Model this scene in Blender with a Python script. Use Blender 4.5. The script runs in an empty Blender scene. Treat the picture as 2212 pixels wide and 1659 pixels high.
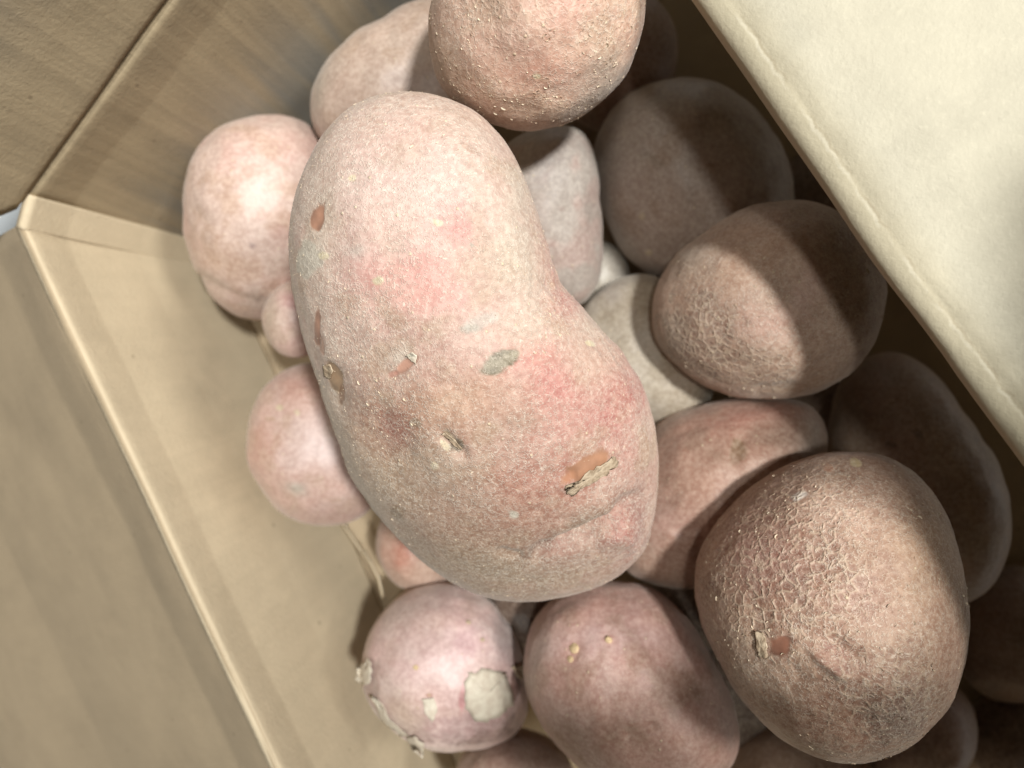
import bpy, math, random
import numpy as np
from mathutils import Matrix, Vector

# ------------------------------------------------------------------ camera
W2, H2, FPX = 2212.0, 1659.0, 1533.0          # traced in a 2212 x 1659 frame
CAMH = 0.40
_n = np.array([150.0, -100.0, FPX]); _n /= np.linalg.norm(_n)   # straight down, in camera axes
UP = -_n
WX = np.array([1.0, 0, 0]) - UP * UP[0]; WX /= np.linalg.norm(WX)
WY = np.cross(UP, WX)
M3 = np.array([WX, WY, UP])                    # camera axes (right, down, forward) -> world
CAM = np.array([0.0, 0.0, CAMH])

def ray(px, py):
    px = np.asarray(px, float); py = np.asarray(py, float)
    v = np.stack([(px - W2 / 2) / FPX, (py - H2 / 2) / FPX, np.ones_like(px)], -1)
    return v @ M3.T
def at_z(px, py, z):                           # camera depth z
    return CAM + ray(px, py) * np.asarray(z)[..., None] if np.ndim(z) else CAM + ray(px, py) * z
def at_v(px, py, zv):                          # vertical depth below the camera
    r = ray(px, py); return CAM + r * (zv / -r[..., 2:3])
def to_px(p):
    c = (p - CAM) @ M3
    return c[..., 0] / c[..., 2] * FPX + W2 / 2, c[..., 1] / c[..., 2] * FPX + H2 / 2, c[..., 2]

scn = bpy.context.scene
cd = bpy.data.cameras.new("camera"); cam = bpy.data.objects.new("camera", cd)
scn.collection.objects.link(cam)
right, down, fwd = M3[:, 0], M3[:, 1], M3[:, 2]
cam.matrix_world = Matrix(((right[0], -down[0], -fwd[0], CAM[0]), (right[1], -down[1], -fwd[1], CAM[1]),
                           (right[2], -down[2], -fwd[2], CAM[2]), (0, 0, 0, 1)))
cd.sensor_width = 36; cd.lens = 36 * FPX / W2
cd.clip_start = 0.01; cd.clip_end = 100
cd.dof.use_dof = True; cd.dof.focus_distance = 0.205; cd.dof.aperture_fstop = 7.0
scn.camera = cam

# ------------------------------------------------------------------ light
world = bpy.data.worlds.new("World"); scn.world = world; world.use_nodes = True
bg = world.node_tree.nodes["Background"]
bg.inputs[0].default_value = (1.0, 0.86, 0.68, 1); bg.inputs[1].default_value = 0.045
def lamp(name, cam_dir, dist, size, power, col):
    d = np.array(cam_dir, float); d /= np.linalg.norm(d)
    tgt = at_z(1106, 830, 0.25); pos = tgt + (d @ M3.T) * dist
    ld = bpy.data.lights.new(name, 'AREA'); ld.shape = 'DISK'; ld.size = size; ld.energy = power; ld.color = col
    o = bpy.data.objects.new(name, ld); scn.collection.objects.link(o)
    o.location = pos
    o.rotation_euler = Vector(tgt - pos).to_track_quat('-Z', 'Y').to_euler()
    return o
KEY = lamp("ceiling_lamp", (0.27, -0.08, -1.0), 2.0, 0.16, 51, (0.985, 1.0, 0.985))
lamp("ceiling_lamp_second", (-0.06, 0.0, -1.0), 2.2, 0.18, 11, (1.0, 1.0, 0.94))
lamp("added_side_lamp", (0.75, -0.30, -1.0), 2.3, 0.50, 37, (1.0, 1.0, 0.95))  # added lamp, brightens the big netted potato and the left wall
scn.view_settings.view_transform = 'Standard'; scn.view_settings.look = 'None'
scn.view_settings.exposure = 0.0; scn.view_settings.gamma = 1.0
scn.view_settings.use_curve_mapping = False

# ------------------------------------------------------------------ helpers
rng = np.random.default_rng(7)
def s2l(c):
    c = np.asarray(c, float) / 255.0
    return np.where(c <= 0.04045, c / 12.92, ((c + 0.055) / 1.055) ** 2.4)

_perm = np.random.default_rng(3).permutation(256)
_grad = np.random.default_rng(4).normal(size=(256, 3)); _grad /= np.linalg.norm(_grad, axis=1, keepdims=True)
def perlin(p, seed=0):
    p = np.asarray(p, float) + seed * 17.31
    i = np.floor(p).astype(np.int64); f = p - i
    u = f * f * f * (f * (f * 6 - 15) + 10)
    out = 0
    for dx in (0, 1):
        for dy in (0, 1):
            for dz in (0, 1):
                h = _perm[(_perm[(_perm[(i[:, 0] + dx) & 255] + i[:, 1] + dy) & 255] + i[:, 2] + dz) & 255]
                g = _grad[h]
                dot = g[:, 0] * (f[:, 0] - dx) + g[:, 1] * (f[:, 1] - dy) + g[:, 2] * (f[:, 2] - dz)
                w = (u[:, 0] if dx else 1 - u[:, 0]) * (u[:, 1] if dy else 1 - u[:, 1]) * (u[:, 2] if dz else 1 - u[:, 2])
                out = out + dot * w
    return out * 1.6
def fbm(p, seed=0, oct=3):
    a, s = 0, 1.0
    for k in range(oct):
        a = a + perlin(p * 2 ** k, seed + k) * s; s *= 0.5
    return a
def sstep(a, b, x):
    t = np.clip((x - a) / (b - a), 0, 1); return t * t * (3 - 2 * t)

def new_mesh(name, verts, faces, mat=None, smooth=True, parent=None, loc=None):
    verts = np.asarray(verts, float)
    loc = np.zeros(3) if loc is None else np.asarray(loc)
    me = bpy.data.meshes.new(name)
    if isinstance(faces, np.ndarray):
        n, k = faces.shape
        me.vertices.add(len(verts)); me.vertices.foreach_set("co", (verts - loc).astype(np.float32).ravel())
        me.loops.add(n * k); me.loops.foreach_set("vertex_index", faces.astype(np.int32).ravel())
        me.polygons.add(n); me.polygons.foreach_set("loop_start", np.arange(0, n * k, k, dtype=np.int32))
        me.update(calc_edges=True)
    else:
        me.from_pydata([tuple(v) for v in (verts - loc)], [], [tuple(f) for f in faces])
    me.validate()
    if smooth: me.polygons.foreach_set("use_smooth", np.ones(len(me.polygons), bool))
    if mat: me.materials.append(mat)
    o = bpy.data.objects.new(name, me); scn.collection.objects.link(o)
    if parent is not None:
        o.parent = parent; o.location = Vector(loc) - parent.location
    else:
        o.location = loc
    return o
def tag(o, label=None, cat=None, group=None, kind=None):
    for k, v in (("label", label), ("category", cat), ("group", group), ("kind", kind)):
        if v: o[k] = v
    return o
def thing(name, loc, label, cat):
    o = bpy.data.objects.new(name, None); scn.collection.objects.link(o); o.location = loc
    o.empty_display_size = 0.01
    return tag(o, label, cat)

# ------------------------------------------------------------------ materials
class NT:
    def __init__(s, name):
        s.m = bpy.data.materials.new(name); s.m.use_nodes = True
        s.t = s.m.node_tree; s.b = s.t.nodes["Principled BSDF"]
    def n(s, typ, **kw):
        o = s.t.nodes.new(typ)
        for k, v in kw.items():
            if k[0] == "i" and k[1:].isdigit(): o.inputs[int(k[1:])].default_value = v
            else: setattr(o, k, v)
        return o
    def l(s, a, b): s.t.links.new(a, b)
    def val(s, sock, v):
        if hasattr(v, "is_linked"): s.l(v, sock)
        else: sock.default_value = v
    def math(s, op, a, b=0.0, c=0.0, clamp=False):
        o = s.n("ShaderNodeMath", operation=op, use_clamp=clamp)
        s.val(o.inputs[0], a); s.val(o.inputs[1], b)
        if op in ("MULTIPLY_ADD", "SMOOTH_MIN"): s.val(o.inputs[2], c)
        return o.outputs[0]
    def ramp(s, v, a, b, lo=0.0, hi=1.0):
        o = s.n("ShaderNodeMapRange", interpolation_type='SMOOTHSTEP')
        s.val(o.inputs[0], v); o.inputs[1].default_value = a; o.inputs[2].default_value = b
        o.inputs[3].default_value = lo; o.inputs[4].default_value = hi
        return o.outputs[0]
    def mix(s, f, a, b, mode='MIX'):
        o = s.n("ShaderNodeMix", data_type='RGBA', blend_type=mode)
        s.val(o.inputs[0], f)
        for k, v in ((6, a), (7, b)):
            if hasattr(v, "is_linked"): s.l(v, o.inputs[k])
            else: o.inputs[k].default_value = (*v[:3], 1)
        return o.outputs[2]
    def noise(s, vec, scale, detail=3, rough=0.55, dist=0.0):
        o = s.n("ShaderNodeTexNoise"); s.l(vec, o.inputs["Vector"])
        o.inputs["Scale"].default_value = scale; o.inputs["Detail"].default_value = detail
        o.inputs["Roughness"].default_value = rough; o.inputs["Distortion"].default_value = dist
        return o.outputs[0]
    def voro(s, vec, scale, feat='F1', rnd=1.0):
        o = s.n("ShaderNodeTexVoronoi", feature=feat); s.l(vec, o.inputs["Vector"])
        o.inputs["Scale"].default_value = scale; o.inputs["Randomness"].default_value = rnd
        return o
    def bump(s, h, dist, strength=1.0, prev=None):
        o = s.n("ShaderNodeBump"); s.l(h, o.inputs["Height"]); o.inputs["Distance"].default_value = dist
        s.val(o.inputs["Strength"], strength)
        if prev is not None: s.l(prev, o.inputs["Normal"])
        return o.outputs[0]

def skin_material():
    g = NT("potato_skin")
    tc = g.n("ShaderNodeTexCoord").outputs["Object"]
    oi = g.n("ShaderNodeObjectInfo")
    off = g.n("ShaderNodeVectorMath", operation='MULTIPLY_ADD')
    cmb = g.n("ShaderNodeCombineXYZ")
    for k in range(3): g.l(oi.outputs["Random"], cmb.inputs[k])
    g.l(cmb.outputs[0], off.inputs[0]); off.inputs[1].default_value = (3.1, 7.7, 5.3); g.l(tc, off.inputs[2])
    v = off.outputs[0]
    # warped coordinates so that the net is not a clean cell pattern
    wn = g.n("ShaderNodeTexNoise"); g.l(v, wn.inputs["Vector"]); wn.inputs["Scale"].default_value = 260; wn.inputs["Detail"].default_value = 2
    wv = g.n("ShaderNodeVectorMath", operation='MULTIPLY_ADD'); g.l(wn.outputs[1], wv.inputs[0])
    wv.inputs[1].default_value = (0.0022,) * 3; g.l(v, wv.inputs[2]); w = wv.outputs[0]
    col = g.n("ShaderNodeAttribute", attribute_name="tint").outputs["Color"]
    ms = g.n("ShaderNodeSeparateColor"); g.l(g.n("ShaderNodeAttribute", attribute_name="skin").outputs["Color"], ms.inputs[0])
    net_m, bare, fine_m = ms.outputs[0], ms.outputs[1], ms.outputs[2]
    keep = g.math('SUBTRACT', 1.0, bare, clamp=True)
    # coarse net (russet cells): cell edges are raised and pale
    e1 = g.voro(w, 330, 'DISTANCE_TO_EDGE').outputs["Distance"]
    ridge = g.ramp(e1, 0.0, 0.20, 1.0, 0.0)
    brk = g.ramp(g.noise(v, 420, 2), 0.36, 0.56)
    ridge = g.math('MULTIPLY', g.math('MULTIPLY', ridge, brk), net_m)
    # fine scurf: short pale flakes
    e2 = g.voro(w, 1150, 'DISTANCE_TO_EDGE').outputs["Distance"]
    fr = g.math('MULTIPLY', g.ramp(e2, 0.0, 0.17, 1.0, 0.0), g.ramp(g.noise(v, 900, 2), 0.42, 0.58))
    fr = g.math('MULTIPLY', fr, fine_m)
    # lenticels: scattered cream dots
    vo = g.voro(v, 250, 'F1'); sel = g.n("ShaderNodeSeparateColor"); g.l(vo.outputs["Color"], sel.inputs[0])
    dot = g.math('MULTIPLY', g.ramp(vo.outputs["Distance"], 0.05, 0.15, 1.0, 0.0), g.ramp(sel.outputs[0], 0.62, 0.7))
    vo2 = g.voro(w, 520, 'F1'); sel2 = g.n("ShaderNodeSeparateColor"); g.l(vo2.outputs["Color"], sel2.inputs[0])
    pit = g.math('MULTIPLY', g.ramp(vo2.outputs["Distance"], 0.08, 0.30, 1.0, 0.0), g.ramp(sel2.outputs[1], 0.60, 0.70))
    pit = g.math('MULTIPLY', pit, g.math('MULTIPLY', keep, g.ramp(net_m, 0.1, 0.6, 0.18, 1.0)))
    dot = g.math('MULTIPLY', dot, keep)
    ridge = g.math('MULTIPLY', ridge, keep); fr = g.math('MULTIPLY', fr, keep)
    mot = g.noise(v, 520, 4, 0.65)
    c = g.mix(g.ramp(mot, 0.35, 0.68), g.mix(1.0, col, (0.80, 0.76, 0.74), 'MULTIPLY'), g.mix(0.16, col, (0.62, 0.52, 0.42)))
    c = g.mix(bare, c, col)
    mot2 = g.noise(v, 1500, 2, 0.6)
    c = g.mix(g.math('MULTIPLY', g.ramp(mot2, 0.5, 0.75), g.math('MULTIPLY', keep, 0.22)), c, (0.60, 0.50, 0.41))
    c = g.mix(g.math('MULTIPLY', pit, 0.60), c, (0.21, 0.12, 0.08))
    cellin = g.math('MULTIPLY', g.math('MULTIPLY', g.ramp(e1, 0.15, 0.4), keep), net_m)
    c = g.mix(g.math('MULTIPLY', cellin, 0.70), c, g.mix(1.0, c, (0.62, 0.52, 0.48), 'MULTIPLY'))
    c = g.mix(g.math('MULTIPLY', ridge, 0.50), c, (0.54, 0.43, 0.31))
    c = g.mix(g.math('MULTIPLY', fr, 0.48), c, (0.74, 0.65, 0.54))
    c = g.mix(g.math('MULTIPLY', dot, 0.65), c, (0.66, 0.54, 0.36))
    g.l(c, g.b.inputs["Base Color"])
    g.l(g.math("ADD", g.ramp(mot, 0.3, 0.7, -0.05, 0.06), g.ramp(fine_m, 0.15, 0.8, 0.43, 0.62)), g.b.inputs["Roughness"])
    g.b.inputs["Specular IOR Level"].default_value = 0.36
    g.b.inputs["Sheen Weight"].default_value = 0.20; g.b.inputs["Sheen Roughness"].default_value = 0.45
    g.b.inputs["Sheen Tint"].default_value = (0.95, 0.9, 0.82, 1)
    g.b.inputs["Subsurface Weight"].default_value = 0.0
    h = g.math('MULTIPLY_ADD', ridge, 1.1, g.math('MULTIPLY', fr, 0.55))
    h = g.math('MULTIPLY_ADD', dot, 0.9, h)
    h = g.math('MULTIPLY_ADD', pit, -0.7, h)
    b = g.bump(h, 0.00022)
    b = g.bump(g.noise(v, 800, 3, 0.5), 0.00010, g.math('MULTIPLY', g.math('MULTIPLY_ADD', keep, 0.75, 0.1), g.ramp(fine_m, 0.1, 0.8, 0.45, 1.0)), b)
    g.l(b, g.b.inputs["Normal"])
    return g.m

def simple(name, c1, c2, scale, rough=0.7, bump=0.0004, spec=0.3):
    g = NT(name); v = g.n("ShaderNodeTexCoord").outputs["Object"]
    nz = g.noise(v, scale, 4, 0.65)
    g.l(g.mix(g.ramp(nz, 0.3, 0.7), c1, c2), g.b.inputs["Base Color"])
    g.b.inputs["Roughness"].default_value = rough; g.b.inputs["Specular IOR Level"].default_value = spec
    if bump: g.l(g.bump(g.noise(v, scale * 2, 3), bump), g.b.inputs["Normal"])
    return g.m

def cardboard(name, base, streak, dusty=0.0, crack=None):
    g = NT(name); uv = g.n("ShaderNodeTexCoord").outputs["UV"]
    ob = g.n("ShaderNodeTexCoord").outputs["Object"]
    mp = g.n("ShaderNodeMapping"); g.l(uv, mp.inputs[0]); mp.inputs["Scale"].default_value = (230, 7, 1)
    flute = g.noise(mp.outputs[0], 1.0, 2, 0.5)
    mp2 = g.n("ShaderNodeMapping"); g.l(uv, mp2.inputs[0]); mp2.inputs["Scale"].default_value = (75, 5, 1)
    band = g.noise(mp2.outputs[0], 1.0, 2, 0.5, 0.4)
    dk = tuple(x * 0.62 for x in base); lt = tuple(min(1, x * 1.22) for x in base)
    c = g.mix(g.ramp(flute, 0.32, 0.68), g.mix(streak, base, dk), g.mix(streak * 0.6, base, lt))
    c = g.mix(g.math('MULTIPLY', g.ramp(band, 0.40, 0.65), streak * 0.7), c, dk)
    # paper fibre, blotches, specks
    c = g.mix(g.ramp(g.noise(ob, 60, 4, 0.6), 0.3, 0.72, 0.0, 0.35), c, lt)
    c = g.mix(g.ramp(g.noise(ob, 28, 3, 0.6), 0.45, 0.75, 0.0, 0.28), c, dk)
    c = g.mix(g.ramp(g.noise(ob, 700, 3, 0.7), 0.5, 0.78, 0.0, 0.42), c, lt)
    vo = g.voro(ob, 95); sp = g.n("ShaderNodeSeparateColor"); g.l(vo.outputs["Color"], sp.inputs[0])
    spk = g.math('MULTIPLY', g.ramp(vo.outputs["Distance"], 0.05, 0.11, 1, 0), g.ramp(sp.outputs[0], 0.80, 0.84))
    c = g.mix(g.math('MULTIPLY', spk, 0.5), c, (0.14, 0.10, 0.06))
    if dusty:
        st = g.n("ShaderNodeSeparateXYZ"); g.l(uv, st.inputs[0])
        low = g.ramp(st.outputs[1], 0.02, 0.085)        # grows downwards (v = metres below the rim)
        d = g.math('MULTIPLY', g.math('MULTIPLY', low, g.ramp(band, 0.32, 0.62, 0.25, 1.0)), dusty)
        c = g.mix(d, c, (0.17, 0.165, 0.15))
    if crack:       # worn fold: brown tint paints the shading of its curve, a torn line beside it
        st = g.n("ShaderNodeSeparateXYZ"); g.l(uv, st.inputs[0])
        wv = g.math('MULTIPLY_ADD', g.noise(mp2.outputs[0], 2.2, 4, 0.7), 0.0034, -0.0017)
        vv = g.math('ADD', st.outputs[1], wv)
        c = g.mix(g.ramp(vv, crack - 0.0015, crack + 0.010, 0.60, 0.0), c, tuple(a * b for a, b in zip(base, (0.80, 0.74, 0.62))))
        line = g.math('ABSOLUTE', g.math('SUBTRACT', vv, crack))
        frag = g.ramp(g.noise(ob, 70, 4, 0.7), 0.42, 0.60)
        c = g.mix(g.math('MULTIPLY', g.ramp(line, 0.0001, 0.0007, 0.30, 0.0), frag), c, (0.17, 0.125, 0.07))
        l2 = g.math('ABSOLUTE', g.math('SUBTRACT', vv, crack - 0.0009))
        c = g.mix(g.math('MULTIPLY', g.ramp(l2, 0.0001, 0.0008, 0.20, 0.0), frag), c, (0.66, 0.62, 0.52))
    g.l(c, g.b.inputs["Base Color"])
    g.b.inputs["Roughness"].default_value = 0.72; g.b.inputs["Specular IOR Level"].default_value = 0.28
    b = g.bump(flute, 0.0006, 0.25 + 0.5 * streak)
    b = g.bump(g.noise(ob, 620, 4, 0.7), 0.00045, 0.6, b)
    g.l(b, g.b.inputs["Normal"])
    return g.m

SKIN = skin_material()
PEEL = simple("dry_peel", (0.48, 0.38, 0.27), (0.28, 0.20, 0.13), 420, 0.6, 0.0005)
PALEPEEL = simple("pale_peel", (0.62, 0.56, 0.45), (0.50, 0.42, 0.33), 260, 0.55, 0.0003)
SCURF = simple("scurf", (0.68, 0.58, 0.44), (0.55, 0.43, 0.30), 300, 0.7, 0)
SOIL = simple("soil", (0.20, 0.175, 0.125), (0.42, 0.385, 0.30), 1600, 0.9, 0.0008)
BUD = simple("bud", (0.60, 0.46, 0.26), (0.50, 0.34, 0.22), 300, 0.5, 0.0002)
KRAFT = cardboard("kraft_board", (0.49, 0.40, 0.275), 0.08)
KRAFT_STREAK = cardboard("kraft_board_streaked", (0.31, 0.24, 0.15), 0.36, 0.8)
KRAFT_SHADED = cardboard("kraft_board_shaded", (0.365, 0.282, 0.185), 0.03)  # same board with the shade of flap and bottom put into its colour
KRAFT_PALE = cardboard("kraft_board_pale", (0.42, 0.382, 0.295), 0.05, crack=0.0303)

# ------------------------------------------------------------------ ground
def sheet_quad(name, z, s, mat):
    return new_mesh(name, [(-s, -s, z), (s, -s, z), (s, s, z), (-s, s, z)], [(0, 1, 2, 3)], mat, False)
FLOORM = simple("pale_floor", (0.55, 0.58, 0.60), (0.62, 0.64, 0.65), 8, 0.5, 0.0)
tag(sheet_quad("ground", -0.004, 2.5, FLOORM), kind="structure")

# ------------------------------------------------------------------ the box
ZR, ZF = 0.25, 0.365
corner_a = at_v(64, 426, ZR); corner_b = at_v(48, 486, ZR)
a_far = at_v(375, 0, 0.235); b_far = at_v(600, 1659, 0.25)
d0 = at_v(1490, 0, 0.205); d1 = at_v(2212, 1010, 0.190)
def u(v): return v / np.linalg.norm(v)
def flat(v): return np.array([v[0], v[1], 0.0])
def extend(p, q, L): return p + u(q - p) * L
a_end = extend(corner_a, a_far, 0.34); c_b = extend(corner_b, b_far, 0.44)
d_a = d0 + (d0 - d1) * 0.62; d_c = extend(d0, d1, 0.36)
a_end = d_a.copy()*0 + a_end
centre = flat((corner_a + c_b + d_a + d_c) / 4)
box = thing("cardboard_box", (float(centre[0]), float(centre[1]), 0.0),
            "open brown cardboard box holding all the potatoes", "box")

def outward(p, q):
    t = u(flat(q - p)); o = np.array([t[1], -t[0], 0.0])
    if np.dot(o, centre - flat((p + q) / 2)) > 0: o = -o
    return o
def board(name, p, q, prof, mat, thick=0.0035, nseg=70, shear0=None, shear1=None, wob=0.0012, seed=0, rim=None):
    """sweep a profile [(out, up), ...] along the rim p->q"""
    prof = np.array(prof, float); o = outward(p, q); k = len(prof)
    # resample the profile finely
    seg = np.r_[0, np.cumsum(np.hypot(*np.diff(prof, axis=0).T))]
    fine = np.unique(np.r_[seg, np.linspace(0, seg[-1], 46)])
    pr = np.stack([np.interp(fine, seg, prof[:, 0]), np.interp(fine, seg, prof[:, 1])], 1)
    L = np.linalg.norm(q - p); t = u(q - p); S = np.linspace(0, 1, nseg + 1)
    V = []; UVs = []
    for j, (oo, up) in enumerate(pr):
        s0 = 0 if shear0 is None else shear0(fine[j]); s1 = 0 if shear1 is None else shear1(fine[j])
        a = -s0 + (L + s0 + s1) * S
        P = p + t * a[:, None] + o * oo + np.array([0, 0, up])
        V.append(P); UVs.append(np.stack([a, np.full_like(a, fine[j])], 1))
    V = np.array(V); UVs = np.array(UVs); m, n = V.shape[:2]
    fl = V.reshape(-1, 3)
    w = wob * np.minimum(1, UVs[..., 1].reshape(-1) / 0.03 + 0.25)
    fl = fl + (o * 0.8 + np.array([0, 0, 0.6])) * (fbm(np.c_[UVs.reshape(-1, 2) * 14, np.zeros(m * n)], seed + 5, 2) * w)[:, None]
    fw = UVs[..., 1].reshape(-1)
    cr = np.exp(-((fw - (0.028 if rim is None else rim)) / 0.012) ** 2) if rim else 0 * fw
    fl = fl + (o * 0.5 + np.array([0, 0, 0.8])) * (fbm(np.c_[UVs.reshape(-1, 2) * np.array([130, 420]), np.zeros(m * n)], seed + 77, 3) * 0.00035 * cr)[:, None]
    idx = np.arange(m * n).reshape(m, n)
    F = np.stack([idx[:-1, :-1], idx[:-1, 1:], idx[1:, 1:], idx[1:, :-1]], -1).reshape(-1, 4)
    ob = new_mesh(name, fl, F, mat, True, box, (fl.min(0) + fl.max(0)) / 2)
    uvl = ob.data.uv_layers.new(name="UVMap")
    li = np.empty(len(ob.data.loops), np.int32); ob.data.loops.foreach_get("vertex_index", li)
    uvl.data.foreach_set("uv", UVs.reshape(-1, 2)[li].astype(np.float32).ravel())
    sol = ob.modifiers.new("thickness", 'SOLIDIFY'); sol.thickness = thick
    nrm = np.cross(fl[F[0, 1]] - fl[F[0, 0]], fl[F[0, 3]] - fl[F[0, 0]])
    mid = len(pr) // 3
    inner = np.array([0, 0, 1.0]) - o          # the seen side is the one towards the interior / sky
    sol.offset = -1 if np.dot(nrm, inner) > 0 else 1
    return ob

HW = ZF - ZR
wall_prof = [(0, 0), (-0.0006, -0.004), (-0.001, -0.02), (-0.006, -HW * 0.5), (-0.016, -HW)]
def bend(r, a0, a1, n=7):      # arc points for the folded rim
    return [(r * (1 - math.cos(a)), r * math.sin(a) - 0.0) for a in np.linspace(a0, a1, n)]
# wall with the streaked corrugations, its flap turned down outside
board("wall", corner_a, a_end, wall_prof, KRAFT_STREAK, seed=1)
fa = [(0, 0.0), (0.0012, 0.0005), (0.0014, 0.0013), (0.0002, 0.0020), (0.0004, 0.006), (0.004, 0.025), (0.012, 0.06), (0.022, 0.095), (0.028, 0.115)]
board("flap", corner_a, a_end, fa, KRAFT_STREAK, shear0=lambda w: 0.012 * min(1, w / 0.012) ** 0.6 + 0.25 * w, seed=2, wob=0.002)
# wall and flap opposite the bright one
board("wall", corner_b, c_b, [(0.0, 0)] + wall_prof[1:], KRAFT, seed=3)
fb = [(0, 0.0), (0.0008, 0.0001), (0.0016, -0.0001), (0.0028, -0.0007), (0.0050, -0.0020), (0.012, -0.0070), (0.03, -0.021), (0.07, -0.044), (0.14, -0.082), (0.26, -0.135)]
board("flap", corner_b, c_b, fb, KRAFT_SHADED, shear0=lambda w: 0.3 * w, seed=4, wob=0.0015)
# strip of the glued corner between them
board("corner_strip", corner_b + u(corner_b - corner_a) * 0.0015, corner_a + u(corner_a - corner_b) * 0.001,
      [(-0.0015, 0.0008), (-0.003, -0.02), (-0.009, -HW * 0.5), (-0.020, -HW)], KRAFT, nseg=12, seed=5, wob=0.0004)
# bright flap and the wall under it
od = outward(d0, d1); DR = np.array([0, 0, 1.0]) * 0
h0 = d0 + (d0 - d1) * 0.75 + od * 0.19; h1 = extend(d0, d1, 0.50) + od * 0.19
h0[2] -= 0.013; h1[2] -= 0.013
board("wall", h0, h1, [(0, 0), (-0.001, -0.02), (-0.008, -0.08), (-0.016, -(h0[2] - CAMH + ZF))], KRAFT, seed=6)
dz0 = 0.185 - ZR
fd = [(0.011, -0.020), (0.0045, -0.0115), (0.0012, -0.005), (0, 0.0), (0.0003, 0.0010), (0.0011, 0.0020), (0.0028, 0.0029), (0.0050, 0.0034),
      (0.0057, 0.0033), (0.0064, 0.0036), (0.009, 0.0042), (0.025, 0.0060), (0.07, 0.0060), (0.13, 0.001), (0.19, -0.012)]
board("flap", d0 + (d0 - d1) * 0.75, extend(d0, d1, 0.46), fd, KRAFT_PALE, seed=7, wob=0.0016, nseg=260, rim=0.033)
# fourth wall and its flap, beyond the frame
board("wall", c_b, h1, wall_prof, KRAFT, seed=8)
board("flap", c_b, h1, fb, KRAFT, seed=9)
# bottom
bot = [corner_a, a_end, h0, h1, c_b, corner_b]
zb = CAMH - ZF
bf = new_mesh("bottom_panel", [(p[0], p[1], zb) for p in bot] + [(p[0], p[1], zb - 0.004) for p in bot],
              [tuple(range(6)), tuple(range(11, 5, -1))] + [(i, i + 6, (i + 1) % 6 + 6, (i + 1) % 6) for i in range(6)], KRAFT_SHADED, False, box, (*centre[:2], zb))

# ------------------------------------------------------------------ potatoes
def quad_sphere(N, _c={}):
    if N in _c: return _c[N]
    g = np.tan(np.linspace(-1, 1, N + 1) * math.pi / 4)
    A, B = np.meshgrid(g, g, indexing='ij'); O = np.ones_like(A)
    V = []; F = []; base = 0
    idx = np.arange((N + 1) ** 2).reshape(N + 1, N + 1)
    q = np.stack([idx[:-1, :-1], idx[1:, :-1], idx[1:, 1:], idx[:-1, 1:]], -1).reshape(-1, 4)
    for f in ((O, A, B), (-O, B, A), (B, O, A), (A, -O, B), (A, B, O), (B, A, -O)):
        V.append(np.stack(f, -1).reshape(-1, 3)); F.append(q + base); base += (N + 1) ** 2
    V = np.concatenate(V); V /= np.linalg.norm(V, axis=1, keepdims=True); F = np.concatenate(F)
    _, first, inv = np.unique(np.round(V, 6), axis=0, return_index=True, return_inverse=True)
    _c[N] = (V[first], inv.ravel()[F]); return _c[N]

def seg_dist(x, y, pts):
    best = np.full(x.shape, 1e9); par = np.zeros(x.shape)
    tot = len(pts) - 1
    for k in range(tot):
        (x0, y0), (x1, y1) = pts[k], pts[k + 1]
        dx, dy = x1 - x0, y1 - y0; L = dx * dx + dy * dy
        t = np.clip(((x - x0) * dx + (y - y0) * dy) / L, 0, 1)
        d = np.hypot(x - x0 - t * dx, y - y0 - t * dy)
        m = d < best; best = np.where(m, d, best); par = np.where(m, (k + t) / tot, par)
    return best, par

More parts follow.
